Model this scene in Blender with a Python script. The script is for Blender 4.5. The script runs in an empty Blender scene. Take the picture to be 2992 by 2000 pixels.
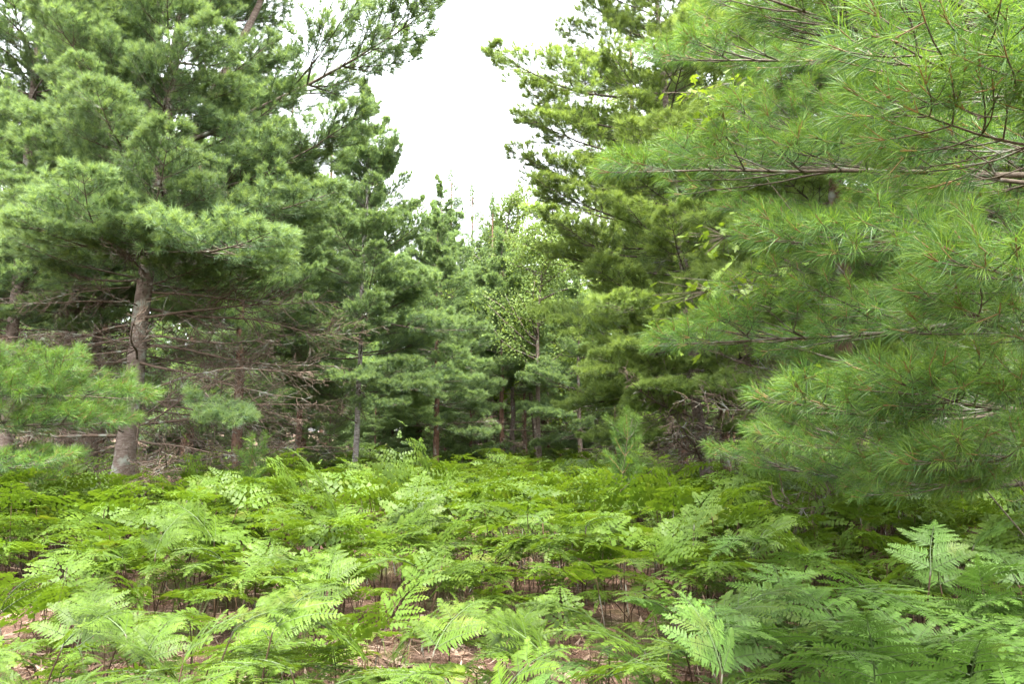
import bpy, math, random
import numpy as np
from mathutils import Matrix, Vector, Quaternion

# ------------------------------------------------------------------ camera, sky, sun, exposure
scene = bpy.context.scene
R = math.radians
CAM_H = 1.6
PITCH = 6.5
cam_data = bpy.data.cameras.new('camera')
cam_data.lens = 27.0
cam_data.sensor_width = 36.0
cam_data.clip_start = 0.05
cam_data.clip_end = 2000.0
cam = bpy.data.objects.new('camera', cam_data)
scene.collection.objects.link(cam)
cam.location = (0, 0, CAM_H)
cam.rotation_euler = (R(90 + PITCH), 0, 0)
scene.camera = cam

SUN_EL, SUN_AZ = 66.0, 165.0            # azimuth measured clockwise from +Y (the way the camera looks)
world = bpy.data.worlds.new('World')
scene.world = world
world.use_nodes = True
wn, wl = world.node_tree.nodes, world.node_tree.links
wn.clear()
wo = wn.new('ShaderNodeOutputWorld')
wb = wn.new('ShaderNodeBackground')
sky = wn.new('ShaderNodeTexSky')
sky.sky_type = 'NISHITA'
sky.sun_disc = False
sky.sun_elevation = R(SUN_EL)
sky.sun_rotation = R(SUN_AZ)
sky.air_density = 1.0
sky.dust_density = 4.0
sky.ozone_density = 1.0
hs = wn.new('ShaderNodeHueSaturation')   # thin white overcast: the same sky, its blue washed out
hs.inputs['Saturation'].default_value = 0.22
hs.inputs['Value'].default_value = 1.0
wl.new(sky.outputs[0], hs.inputs['Color'])
wl.new(hs.outputs[0], wb.inputs['Color'])
wb.inputs['Strength'].default_value = 0.15
wl.new(wb.outputs[0], wo.inputs['Surface'])

sun_data = bpy.data.lights.new('sun', 'SUN')
sun_data.energy = 1.1
sun_data.angle = R(12)
sun_data.color = (1.0, 0.95, 0.86)
sun = bpy.data.objects.new('sun', sun_data)
scene.collection.objects.link(sun)
sd = Vector((math.sin(R(SUN_AZ)) * math.cos(R(SUN_EL)), math.cos(R(SUN_AZ)) * math.cos(R(SUN_EL)), math.sin(R(SUN_EL))))
sun.rotation_euler = sd.to_track_quat('Z', 'Y').to_euler()
sun.location = sd * 60

scene.view_settings.view_transform = 'Standard'
scene.view_settings.look = 'None'
scene.view_settings.gamma = 1.0
scene.view_settings.exposure = 3.6
scene.view_settings.use_curve_mapping = False
cy = scene.cycles
cy.max_bounces = 8
cy.diffuse_bounces = 5
cy.glossy_bounces = 2
cy.transmission_bounces = 5
cy.transparent_max_bounces = 4
cy.caustics_reflective = False
cy.caustics_refractive = False
cy.use_denoising = True

# ------------------------------------------------------------------ helpers
col = scene.collection
rng = np.random.default_rng(7)
random.seed(7)
_s, _c = math.sin(R(PITCH)), math.cos(R(PITCH))


def at(px, py, D):
    """the point D metres ahead (along +Y) that the photograph shows at pixel px, py"""
    x = (px - 1496) / 2244.0
    v = (1000 - py) / 2244.0
    y = _c - v * _s
    z = _s + v * _c
    k = D / y
    return Vector((x * k, D, CAM_H + z * k))


def ground_at(px, py):
    v = (1000 - py) / 2244.0
    y = _c - v * _s
    z = _s + v * _c
    return at(px, py, CAM_H * y / -z)


def olive(o):
    """the olive-needled kind of pine: same mesh, its own needle material"""
    o.material_slots[1].link = 'OBJECT'
    o.material_slots[1].material = M_needle_olive
    return o


def tag(o, label=None, cat=None, group=None, kind=None):
    if label: o['label'] = label
    if cat: o['category'] = cat
    if group: o['group'] = group
    if kind: o['kind'] = kind
    return o


def link(name, data, parent=None, mat=None):
    o = bpy.data.objects.new(name, data)
    col.objects.link(o)
    if parent is not None:
        o.parent = parent
    if mat is not None:
        o.matrix_basis = mat
    return o


def unit(v):
    return v / np.maximum(np.linalg.norm(v, axis=-1, keepdims=True), 1e-9)


class MB:
    """collects triangles with a material index, a smooth flag and a per-vertex tint"""
    def __init__(self):
        self.v, self.f, self.m, self.s, self.t, self.n = [], [], [], [], [], 0

    def add(self, v, f, m=0, smooth=False, t=0.5):
        v = np.asarray(v, dtype=np.float32).reshape(-1, 3)
        f = np.asarray(f, dtype=np.int32).reshape(-1, 3)
        self.v.append(v)
        self.f.append(f + self.n)
        self.m.append(np.full(len(f), m, np.int32))
        self.s.append(np.full(len(f), smooth, bool))
        tt = np.empty(len(v), np.float32)
        tt[:] = t
        self.t.append(tt)
        self.n += len(v)

    def arrays(self):
        return (np.concatenate(self.v), np.concatenate(self.f), np.concatenate(self.m),
                np.concatenate(self.s), np.concatenate(self.t))

    def add_arrays(self, arr, M):
        v, f, m, s, t = arr
        A = np.array(M, dtype=np.float64)
        self.v.append((v @ A[:3, :3].T + A[:3, 3]).astype(np.float32))
        self.f.append(f + self.n)
        self.m.append(m); self.s.append(s); self.t.append(t)
        self.n += len(v)

    def mesh(self, name, mats):
        return mesh_from(name, self.arrays(), mats)


def mesh_from(name, arr, mats):
    v, f, m, s, t = arr
    me = bpy.data.meshes.new(name)
    me.vertices.add(len(v))
    me.vertices.foreach_set('co', v.astype(np.float32).ravel())
    me.loops.add(len(f) * 3)
    me.loops.foreach_set('vertex_index', f.astype(np.int32).ravel())
    me.polygons.add(len(f))
    me.polygons.foreach_set('loop_start', np.arange(0, len(f) * 3, 3, dtype=np.int32))
    me.polygons.foreach_set('material_index', m.astype(np.int32))
    me.polygons.foreach_set('use_smooth', s)
    a = me.attributes.new('tint', 'FLOAT', 'POINT')
    a.data.foreach_set('value', t.astype(np.float32))
    for mm in mats:
        me.materials.append(mm)
    me.update(calc_edges=True)
    return me


def tube(mb, pts, rad, sides, m=0, t=0.5, cap=True):
    pts = np.asarray(pts, float)
    rad = np.asarray(rad, float)
    n = len(pts)
    tan = unit(np.gradient(pts, axis=0))
    ref = np.array([0, 0, 1.0]) if abs(tan[:, 2]).mean() < 0.8 else np.array([1.0, 0, 0])
    u = unit(np.cross(tan, ref))
    w = np.cross(tan, u)
    a = np.arange(sides) * 2 * np.pi / sides
    ring = np.cos(a)[None, :, None] * u[:, None, :] + np.sin(a)[None, :, None] * w[:, None, :]
    v = (pts[:, None, :] + ring * rad[:, None, None]).reshape(-1, 3)
    i = np.arange(n - 1)[:, None] * sides
    j = np.arange(sides)[None, :]
    k = (j + 1) % sides
    f = np.concatenate([np.stack([i + j, i + k, i + sides + k], -1).reshape(-1, 3),
                        np.stack([i + j, i + sides + k, i + sides + j], -1).reshape(-1, 3)])
    if cap and rad[-1] > 0.004:
        v = np.concatenate([v, pts[-1:]])
        jj = np.arange(sides)
        f = np.concatenate([f, np.stack([(n - 1) * sides + jj, (n - 1) * sides + (jj + 1) % sides,
                                         np.full(sides, n * sides)], -1)])
    mb.add(v, f, m, True, t)


# ------------------------------------------------------------------ materials
def new_mat(name):
    m = bpy.data.materials.new(name)
    m.use_nodes = True
    m.node_tree.nodes.clear()
    return m, m.node_tree.nodes, m.node_tree.links


def rgb(c):
    return (c[0], c[1], c[2], 1.0)


def ramp(n, stops):
    r = n.new('ShaderNodeValToRGB')
    e = r.color_ramp.elements
    e[0].position, e[0].color = stops[0][0], rgb(stops[0][1])
    e[1].position, e[1].color = stops[-1][0], rgb(stops[-1][1])
    for p, c in stops[1:-1]:
        x = e.new(p)
        x.color = rgb(c)
    return r


def leaf_mat(name, stops, trans=0.4, rough=0.5, spec=0.35, var=0.25, tcol=(1.25, 1.2, 0.55), noise=0.0):
    """two-sided thin leaf: colour from the tint attribute, a little different on each object"""
    m, n, l = new_mat(name)
    out = n.new('ShaderNodeOutputMaterial')
    at_ = n.new('ShaderNodeAttribute'); at_.attribute_name = 'tint'
    rp = ramp(n, stops)
    l.new(at_.outputs['Fac'], rp.inputs[0])
    oi = n.new('ShaderNodeObjectInfo')
    mr = n.new('ShaderNodeMapRange')
    mr.inputs['To Min'].default_value = 1 - var
    mr.inputs['To Max'].default_value = 1 + var
    l.new(oi.outputs['Random'], mr.inputs['Value'])
    mul = n.new('ShaderNodeVectorMath'); mul.operation = 'SCALE'
    l.new(rp.outputs[0], mul.inputs[0])
    if noise:
        g = n.new('ShaderNodeNewGeometry')
        nz = n.new('ShaderNodeTexNoise'); nz.inputs['Scale'].default_value = noise
        l.new(g.outputs['Position'], nz.inputs['Vector'])
        mr2 = n.new('ShaderNodeMapRange')
        mr2.inputs['From Min'].default_value = 0.3; mr2.inputs['From Max'].default_value = 0.7
        mr2.inputs['To Min'].default_value = 0.72; mr2.inputs['To Max'].default_value = 1.25
        l.new(nz.outputs[0], mr2.inputs['Value'])
        mm = n.new('ShaderNodeMath'); mm.operation = 'MULTIPLY'
        l.new(mr.outputs[0], mm.inputs[0]); l.new(mr2.outputs[0], mm.inputs[1])
        l.new(mm.outputs[0], mul.inputs['Scale'])
        nb = n.new('ShaderNodeTexNoise'); nb.inputs['Scale'].default_value = 3.1; nb.inputs['Detail'].default_value = 3
        l.new(g.outputs['Position'], nb.inputs['Vector'])
        fb = ramp(n, [(0.60, (0, 0, 0)), (0.76, (0.55, 0.55, 0.55))])
        l.new(nb.outputs[0], fb.inputs[0])
        yb = n.new('ShaderNodeMix'); yb.data_type = 'RGBA'     # yellowing, browned leaflets here and there
        l.new(fb.outputs[0], yb.inputs[0]); l.new(rp.outputs[0], yb.inputs[6])
        yb.inputs[7].default_value = (0.12, 0.105, 0.022, 1)
        l.new(yb.outputs[2], mul.inputs[0])
    else:
        l.new(mr.outputs[0], mul.inputs['Scale'])
    p = n.new('ShaderNodeBsdfPrincipled')
    l.new(mul.outputs[0], p.inputs['Base Color'])
    p.inputs['Roughness'].default_value = rough
    p.inputs['Specular IOR Level'].default_value = spec
    tm = n.new('ShaderNodeVectorMath'); tm.operation = 'MULTIPLY'
    tm.inputs[1].default_value = tcol
    l.new(mul.outputs[0], tm.inputs[0])
    tr = n.new('ShaderNodeBsdfTranslucent')
    l.new(tm.outputs[0], tr.inputs['Color'])
    mx = n.new('ShaderNodeMixShader')
    mx.inputs[0].default_value = trans
    l.new(p.outputs[0], mx.inputs[1]); l.new(tr.outputs[0], mx.inputs[2])
    l.new(mx.outputs[0], out.inputs['Surface'])
    return m


def bark_mat(name, c1, c2, c3, scale=(9, 9, 3.0), bump=0.6, rings=False):
    m, n, l = new_mat(name)
    out = n.new('ShaderNodeOutputMaterial')
    tc = n.new('ShaderNodeTexCoord')
    mp = n.new('ShaderNodeMapping'); mp.inputs['Scale'].default_value = scale
    l.new(tc.outputs['Object'], mp.inputs[0])
    nz = n.new('ShaderNodeTexNoise'); nz.inputs['Scale'].default_value = 2.2; nz.inputs['Detail'].default_value = 7
    nz.inputs['Roughness'].default_value = 0.65
    l.new(mp.outputs[0], nz.inputs['Vector'])
    rp = ramp(n, [(0.3, c1), (0.5, c2), (0.7, c3)])
    l.new(nz.outputs[0], rp.inputs[0])
    colr = rp.outputs[0]
    lich = n.new('ShaderNodeTexNoise'); lich.inputs['Scale'].default_value = 5.0; lich.inputs['Detail'].default_value = 4
    l.new(tc.outputs['Object'], lich.inputs['Vector'])
    lr = ramp(n, [(0.56, (0, 0, 0)), (0.68, (1, 1, 1))])
    l.new(lich.outputs[0], lr.inputs[0])
    mx = n.new('ShaderNodeMix'); mx.data_type = 'RGBA'
    l.new(lr.outputs[0], mx.inputs[0])
    l.new(colr, mx.inputs[6])
    mx.inputs[7].default_value = (0.19, 0.20, 0.165, 1)
    p = n.new('ShaderNodeBsdfPrincipled')
    l.new(mx.outputs[2], p.inputs['Base Color'])
    p.inputs['Roughness'].default_value = 0.9
    p.inputs['Specular IOR Level'].default_value = 0.15
    b = n.new('ShaderNodeBump'); b.inputs['Strength'].default_value = bump; b.inputs['Distance'].default_value = 0.02
    l.new(nz.outputs[0], b.inputs['Height'])
    l.new(b.outputs[0], p.inputs['Normal'])
    l.new(p.outputs[0], out.inputs['Surface'])
    return m


M_needle = leaf_mat('white pine needles', [(0.0, (0.076, 0.132, 0.074)), (0.5, (0.110, 0.182, 0.094)), (1.0, (0.185, 0.262, 0.098))],
                    trans=0.52, var=0.16)
M_needle_olive = leaf_mat('olive pine needles', [(0.0, (0.090, 0.148, 0.050)), (0.5, (0.142, 0.215, 0.064)), (1.0, (0.22, 0.295, 0.074))],
                          trans=0.48, var=0.16)
M_needle_near = leaf_mat('near pine needles', [(0.0, (0.028, 0.070, 0.024)), (0.5, (0.058, 0.126, 0.028)), (1.0, (0.125, 0.205, 0.034))],
                         trans=0.46, var=0.12, rough=0.42, spec=0.32)
M_brown_needle = leaf_mat('dead brown needles', [(0.0, (0.16, 0.07, 0.025)), (1.0, (0.26, 0.13, 0.05))], trans=0.25)
M_fern = leaf_mat('bracken fern', [(0.0, (0.038, 0.078, 0.009)), (0.5, (0.067, 0.118, 0.012)), (1.0, (0.104, 0.156, 0.018))],
                  trans=0.45, var=0.26, rough=0.5, spec=0.24, noise=1.3)
M_fern_shade = leaf_mat('shade tinted bracken fern', [(0.0, (0.046, 0.098, 0.019)), (0.5, (0.074, 0.142, 0.025)), (1.0, (0.108, 0.178, 0.030))],
                        trans=0.38, var=0.2, rough=0.5, spec=0.25, noise=1.3, tcol=(1.1, 1.15, 0.7))  # fern leaf copy with the bluish cast of shade put into its colour
M_fern_brown = leaf_mat('withered bracken fern', [(0.0, (0.10, 0.055, 0.014)), (1.0, (0.16, 0.10, 0.025))], trans=0.35)
M_stalk = bark_mat('fern stalk', (0.030, 0.020, 0.014), (0.055, 0.034, 0.02), (0.09, 0.06, 0.03), bump=0.1)
M_stalk_green = leaf_mat('fern rachis', [(0.0, (0.035, 0.06, 0.015)), (1.0, (0.06, 0.09, 0.025))], trans=0.1)
M_maple = leaf_mat('maple leaf', [(0.0, (0.08, 0.14, 0.018)), (0.5, (0.12, 0.185, 0.022)), (1.0, (0.17, 0.23, 0.03))],
                   trans=0.42, var=0.22, rough=0.45)
M_birch_leaf = leaf_mat('pale deciduous leaf', [(0.0, (0.085, 0.14, 0.036)), (0.5, (0.125, 0.185, 0.048)), (1.0, (0.18, 0.235, 0.075))],
                        trans=0.45, rough=0.6, spec=0.15)
M_grass = leaf_mat('grass blade', [(0.0, (0.06, 0.09, 0.025)), (1.0, (0.12, 0.17, 0.05))], trans=0.35)
M_bark = bark_mat('grey brown pine bark', (0.055, 0.038, 0.030), (0.11, 0.084, 0.068), (0.18, 0.15, 0.127), scale=(5, 5, 16), bump=0.8)
M_bark_red = bark_mat('reddish pine bark', (0.045, 0.024, 0.016), (0.095, 0.055, 0.037), (0.16, 0.095, 0.067), scale=(8, 8, 6), bump=0.9)
M_bark_pale = bark_mat('pale ringed bark', (0.08, 0.068, 0.06), (0.20, 0.18, 0.165), (0.38, 0.36, 0.34), scale=(3, 3, 26), bump=0.4)
M_bough_bark = bark_mat('pine bough bark', (0.035, 0.028, 0.021), (0.07, 0.055, 0.040), (0.13, 0.11, 0.085), scale=(14, 14, 14), bump=0.4)
M_shoot = leaf_mat('orange new shoot', [(0.0, (0.11, 0.066, 0.022)), (1.0, (0.17, 0.10, 0.035))], trans=0.0)
M_deadwood = bark_mat('dead grey twig', (0.048, 0.032, 0.022), (0.088, 0.062, 0.045), (0.15, 0.118, 0.092), scale=(12, 12, 12), bump=0.3)


def ground_mat():
    m, n, l = new_mat('pine needle litter floor')
    out = n.new('ShaderNodeOutputMaterial')
    g = n.new('ShaderNodeNewGeometry')
    nz = n.new('ShaderNodeTexNoise'); nz.inputs['Scale'].default_value = 3.5; nz.inputs['Detail'].default_value = 9
    nz.inputs['Roughness'].default_value = 0.7
    l.new(g.outputs['Position'], nz.inputs['Vector'])
    r1 = ramp(n, [(0.28, (0.038, 0.023, 0.016)), (0.45, (0.078, 0.048, 0.035)), (0.6, (0.122, 0.082, 0.064)), (0.75, (0.19, 0.14, 0.115))])
    l.new(nz.outputs[0], r1.inputs[0])
    n2 = n.new('ShaderNodeTexNoise'); n2.inputs['Scale'].default_value = 90; n2.inputs['Detail'].default_value = 3
    l.new(g.outputs['Position'], n2.inputs['Vector'])
    r2 = ramp(n, [(0.35, (0.55, 0.5, 0.48)), (0.65, (1.25, 1.2, 1.15))])
    l.new(n2.outputs[0], r2.inputs[0])
    mu = n.new('ShaderNodeVectorMath'); mu.operation = 'MULTIPLY'
    l.new(r1.outputs[0], mu.inputs[0]); l.new(r2.outputs[0], mu.inputs[1])
    # moss and low green between the litter
    n3 = n.new('ShaderNodeTexNoise'); n3.inputs['Scale'].default_value = 0.9; n3.inputs['Detail'].default_value = 5
    l.new(g.outputs['Position'], n3.inputs['Vector'])
    r3 = ramp(n, [(0.52, (0, 0, 0)), (0.66, (0.6, 0.6, 0.6))])
    l.new(n3.outputs[0], r3.inputs[0])
    mx = n.new('ShaderNodeMix'); mx.data_type = 'RGBA'
    l.new(r3.outputs[0], mx.inputs[0]); l.new(mu.outputs[0], mx.inputs[6])
    mx.inputs[7].default_value = (0.10, 0.13, 0.04, 1)
    p = n.new('ShaderNodeBsdfPrincipled'); p.inputs['Roughness'].default_value = 0.95
    p.inputs['Specular IOR Level'].default_value = 0.1
    l.new(mx.outputs[2], p.inputs['Base Color'])
    b = n.new('ShaderNodeBump'); b.inputs['Strength'].default_value = 0.7; b.inputs['Distance'].default_value = 0.03
    l.new(n2.outputs[0], b.inputs['Height']); l.new(b.outputs[0], p.inputs['Normal'])
    l.new(p.outputs[0], out.inputs['Surface'])
    return m


M_ground = ground_mat()

# ------------------------------------------------------------------ ground
def gz(x, y):
    """height of the forest floor"""
    x = np.asarray(x, float); y = np.asarray(y, float)
    f = np.clip(np.hypot(x, y) / 6.0, 0, 1)
    return (0.05 * np.sin(x * 0.9 + 0.4) * np.cos(y * 0.7 + 1.0) + 0.035 * np.sin(x * 2.1 + y * 1.7)) * f * np.clip(1 - np.hypot(x, y) / 400, 0, 1)


def grid_mesh(name, xs, ys, mat):
    X, Y = np.meshgrid(xs, ys)
    v = np.stack([X, Y, gz(X, Y)], -1).reshape(-1, 3)
    nx, ny = len(xs), len(ys)
    i = (np.arange(ny - 1)[:, None] * nx + np.arange(nx - 1)[None, :]).ravel()
    f = np.concatenate([np.stack([i, i + 1, i + nx + 1], -1), np.stack([i, i + nx + 1, i + nx], -1)])
    mb = MB(); mb.add(v, f, 0, True)
    return mb.mesh(name, [mat])


def spread(a, fine, coarse):
    return np.unique(np.concatenate([np.arange(-fine, fine + .01, 0.6), np.linspace(fine, coarse, 30), -np.linspace(fine, coarse, 30)]))


ground = link('forest_floor', grid_mesh('forest_floor', spread(0, 24, 600), spread(0, 34, 600), M_ground))
tag(ground, 'brown forest floor of fallen pine needles under the ferns', 'ground', kind='structure')

# ------------------------------------------------------------------ pine boughs
def walk(p, d, L, n, bend, wob, r):
    """a crooked twig: n+1 points from p along d, bending by the vector bend"""
    pts = [p]
    d = d / np.linalg.norm(d)
    st = L / n
    for _ in range(n):
        d = d + bend / n + r.normal(0, wob, 3)
        d = d / np.linalg.norm(d)
        pts.append(pts[-1] + d * st)
    return np.array(pts)


def along(pts, s):
    k = s * (len(pts) - 1)
    i = min(int(k), len(pts) - 2)
    a = k - i
    return pts[i] * (1 - a) + pts[i + 1] * a, unit(pts[i + 1] - pts[i])


def needles(mb, P, D, SL, T, n, length, w, r, kite, mat=1, spread_=(18, 62), droop=0.12):
    """n needles round each shoot (P origin, D direction, SL length, T tint)"""
    P, D, SL, T = map(lambda a: np.asarray(a, float), (P, D, SL, T))
    S = len(P)
    ref = np.where(np.abs(D[:, 2:3]) > 0.9, np.array([[1.0, 0, 0]]), np.array([[0, 0, 1.0]]))
    U = unit(np.cross(D, ref)); V = np.cross(D, U)
    u = r.random((S, n)) ** 0.8
    th = np.radians(spread_[0] + (spread_[1] - spread_[0]) * np.clip(1 - u * 0.75 + r.normal(0, 0.15, (S, n)), 0.05, 1.2))
    ph = r.random((S, n)) * 2 * np.pi
    d = D[:, None] * np.cos(th)[..., None] + (U[:, None] * np.cos(ph)[..., None] + V[:, None] * np.sin(ph)[..., None]) * np.sin(th)[..., None]
    d[..., 2] -= droop * r.random((S, n))
    d = unit(d)
    b = P[:, None] + D[:, None] * (u * SL[:, None])[..., None]
    ln = (length * r.uniform(0.75, 1.1, (S, n)))[..., None]
    sd_ = unit(np.cross(d, r.normal(0, 1, (S, n, 3)))) * (w * 0.5)
    tt = np.repeat(np.clip(T[:, None] + r.normal(0, 0.2 if kite else 0.12, (S, n)), 0, 1)[..., None], 4 if kite else 3, -1)
    N = S * n
    if kite:
        mid = b + d * ln * 0.45
        tip = b + d * ln
        tip[..., 2] -= (ln[..., 0] * droop * 0.9)
        v = np.stack([b, mid - sd_, mid + sd_, tip], 2).reshape(-1, 3)
        i = np.arange(N)[:, None] * 4
        f = np.concatenate([i + np.array([[0, 1, 2]]), i + np.array([[2, 1, 3]])])
    else:
        v = np.stack([b - sd_, b + sd_, b + d * ln], 2).reshape(-1, 3)
        f = np.arange(N)[:, None] * 3 + np.array([[0, 1, 2]])
    mb.add(v, f, mat, False, tt.reshape(-1))


TIP = {}


def bough(L, seed, lod, live=0.22, up=0.25, sag=-0.12, base_r=None, flat=0.28, dens=1.0):
    """one white pine bough along +X: limb, side branches, twigs and needle tufts"""
    r = np.random.default_rng(seed)
    mb = MB()
    near = lod == 'near'
    far = lod == 'far'
    base_r = base_r or 0.0075 * L + 0.006
    axis = walk(np.zeros(3), np.array([1, 0, sag]), L, 12, np.array([0, r.normal(0, 0.12), up]), 0.035, r)
    tube(mb, axis, np.linspace(base_r, 0.003, 13), 7 if near else 5, 0)
    SP, SD, SL, ST = [], [], [], []

    def shoots(pts, ln, tip, tintbase):
        """needle tufts over the outer part of a twig"""
        k = max(1, int(min(ln, 0.5) / 0.095 * dens)) if not near else (2 if ln > 0.14 else 1)
        for q in range(k):
            s = 1 - (q + 0.5) * (0.09 / max(ln, 0.1))
            if s < 0.05:
                break
            p, d = along(pts, s)
            SP.append(p); SD.append(d); SL.append(0.075)
            ST.append(tintbase * 0.5 + (0.22 if q == 0 else 0.0) + r.normal(0, 0.06))
        p, d = pts[-1], unit(pts[-1] - pts[-2])
        up_ = 0.55 if tip else 0.35
        m = r.integers(2, 5) if not near else r.integers(1, 4)
        for q in range(m):
            dd = unit(d * 1.0 + np.array([0, 0, up_ * r.random()]) + (r.normal(0, 0.42, 3) if q else 0))
            l_ = r.uniform(0.05, 0.10)
            SP.append(p); SD.append(dd); SL.append(l_); ST.append(0.5 + tintbase * 0.5 + r.normal(0, 0.1))
            if near:
                tube(mb, [p, p + dd * l_], [0.0028, 0.0022], 4, 2)

    s = 0.10
    node = 0
    while s < 0.985:
        p, d = along(axis, s)
        rem = L * (1 - s)
        k = r.integers(2, 5)
        for q in range(k):
            side = 1 if (q + node) % 2 else -1
            ang = R(r.uniform(38, 68))
            lat = unit(np.cross(np.array([0, 0, 1.0]), d)) * side
            dd = d * math.cos(ang) + lat * math.sin(ang) + np.array([0, 0, r.uniform(-flat, flat) + 0.05])
            ll = (0.16 + 0.62 * min(rem, 0.55 * L) * r.uniform(0.55, 1.1))
            if s < live:
                if r.random() < 0.55:
                    continue
                pts = walk(p, dd, ll * 0.8, 5, r.normal(0, 0.2, 3), 0.12, r)
                tube(mb, pts, np.linspace(base_r * 0.35, 0.002, 6), 3, 0)
                continue
            n_ = max(3, int(ll / 0.12))
            pts = walk(p, dd, ll, n_, d * 0.5 + np.array([0, 0, 0.22]), 0.06, r)
            if far: pts = pts[::2] if n_ % 2 == 0 else np.vstack([pts[::2], pts[-1:]])
            n_ = len(pts) - 1
            tube(mb, pts, np.linspace(max(0.004, base_r * 0.36 * (ll / (0.4 * L)) ** 0.5), 0.0022, n_ + 1), 4 if near else 3, 0)
            shoots(pts, ll, False, 0.55)
            t = 0.22 if ll > 0.4 else 0.4
            while t < 0.95:
                p2, d2 = along(pts, t)
                for e in (-1, 1):
                    if r.random() < 0.12:
                        continue
                    lat2 = unit(np.cross(np.array([0, 0, 1.0]), d2)) * e
                    a2 = R(r.uniform(30, 60))
                    d3 = d2 * math.cos(a2) + lat2 * math.sin(a2) + np.array([0, 0, r.uniform(-flat, flat * 1.4)])
                    l3 = 0.07 + 0.5 * ll * (1 - t) * r.uniform(0.5, 1.1)
                    p3 = walk(p2, d3, l3, 3, d * 0.4 + np.array([0, 0, 0.3]), 0.08, r)
                    if not far: tube(mb, p3, np.linspace(0.0034, 0.002, 4), 3, 0)
                    shoots(p3, l3, False, 0.35 + 0.3 * t)
                t += (0.145 if near else 0.15) / max(ll, 0.3) / dens
        s += r.uniform(0.16, 0.26) / L / (1.0 if L > 1.2 else 1.6)
        node += 1
    shoots(axis, 0.4, True, 0.75)
    if near:
        needles(mb, SP, SD, SL, ST, 24, 0.108, 0.0031, r, True, droop=0.10)
    elif lod == 'mid':
        needles(mb, SP, SD, SL, ST, 22, 0.088, 0.0062, r, False)
    else:
        needles(mb, SP, SD, SL, ST, 6, 0.13, 0.022, r, False)
    a = mb.arrays()
    TIP[id(a)] = axis[-1]
    return a


MTIP = {}


def dead_branch(L, seed, twigs=1.6):
    r = np.random.default_rng(seed)
    mb = MB()
    axis = walk(np.zeros(3), np.array([1, 0, r.uniform(-.05, .15)]), L, 10, np.array([0, r.normal(0, 0.35), r.uniform(-0.55, 0.15)]), 0.07, r)
    tube(mb, axis, np.linspace(0.006 * L + 0.006, 0.003, 11), 5, 0)
    for k in range(int(9 * L * twigs)):
        s = r.uniform(0.15, 0.98)
        p, d = along(axis, s)
        lat = unit(np.cross(np.array([0, 0, 1.0]), d)) * r.choice([-1, 1])
        a = R(r.uniform(30, 75))
        dd = d * math.cos(a) + lat * math.sin(a) + np.array([0, 0, r.normal(-0.1, 0.3)])
        ll = (0.15 + 0.55 * L * (1 - s) * r.random()) * r.uniform(0.6, 1.2)
        pts = walk(p, dd, ll, 6, d * 0.5 + r.normal(0, 0.4, 3) + np.array([0, 0, -0.25]), 0.11, r)
        tube(mb, pts, np.linspace(0.0065, 0.003, 7), 3, 0)
        for q in range(r.integers(1, 5)):
            p2, d2 = along(pts, r.uniform(0.2, 0.95))
            d3 = d2 + r.normal(0, 0.55, 3)
            l3 = ll * r.uniform(0.2, 0.5)
            p3 = walk(p2, d3, l3, 4, r.normal(0, 0.4, 3) + np.array([0, 0, -0.2]), 0.13, r)
            tube(mb, p3, np.linspace(0.004, 0.0028, 5), 3, 0)
    me = mb.mesh('dead_branch', [M_deadwood])
    MTIP[me.name] = Vector(axis[-1])
    return me


MATS_MID = [M_bough_bark, M_needle, M_shoot]
MATS_NEAR = [M_bough_bark, M_needle_near, M_shoot]
BIG_A = [bough(3.0, 100 + i, 'mid', live=0.30, up=0.35 + 0.1 * (i % 3), sag=-0.10) for i in range(5)]
MED_A = [bough(1.8, 200 + i, 'mid', live=0.18, up=0.45) for i in range(4)]
SML_A = [bough(0.9, 300 + i, 'mid', live=0.05, up=0.5) for i in range(3)]
NEAR_A = [bough(3.4, 400 + i, 'near', live=0.2, up=0.14, sag=-0.05, base_r=0.024, dens=0.5, flat=0.13) for i in range(4)]
NEAR_S = [bough(1.1, 450 + i, 'near', live=0.06, up=0.3, base_r=0.009, dens=0.6) for i in range(3)]
FAR_A = [bough(2.4, 500 + i, 'far', live=0.15, up=0.5, dens=0.5) for i in range(4)]


def variants(arrs, name, mats):
    out = []
    for a in arrs:
        me = mesh_from(name, a, mats)
        MTIP[me.name] = Vector(TIP[id(a)])
        out.append(me)
    return out


BOUGH = {'big': variants(BIG_A, 'bough', MATS_MID), 'med': variants(MED_A, 'bough', MATS_MID), 'sml': variants(SML_A, 'bough', MATS_MID)}
BOUGH_NEAR = variants(NEAR_A, 'bough', MATS_NEAR)
BOUGH_NEAR_S = variants(NEAR_S, 'bough', MATS_NEAR)
DEAD = [dead_branch(2.9, 600 + i, 1.7) for i in range(5)]
DEAD_S = [dead_branch(1.2, 650 + i, 2.0) for i in range(4)]


def frame(p, az, el, s, roll=0.0):
    """place something built along +X: at p, heading az (radians from +X), raised by el"""
    q = Quaternion((0, 0, 1), az) @ Quaternion((0, 1, 0), -el) @ Quaternion((1, 0, 0), roll)
    return Matrix.LocRotScale(Vector(p), q, Vector((s, s, s)))


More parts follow.
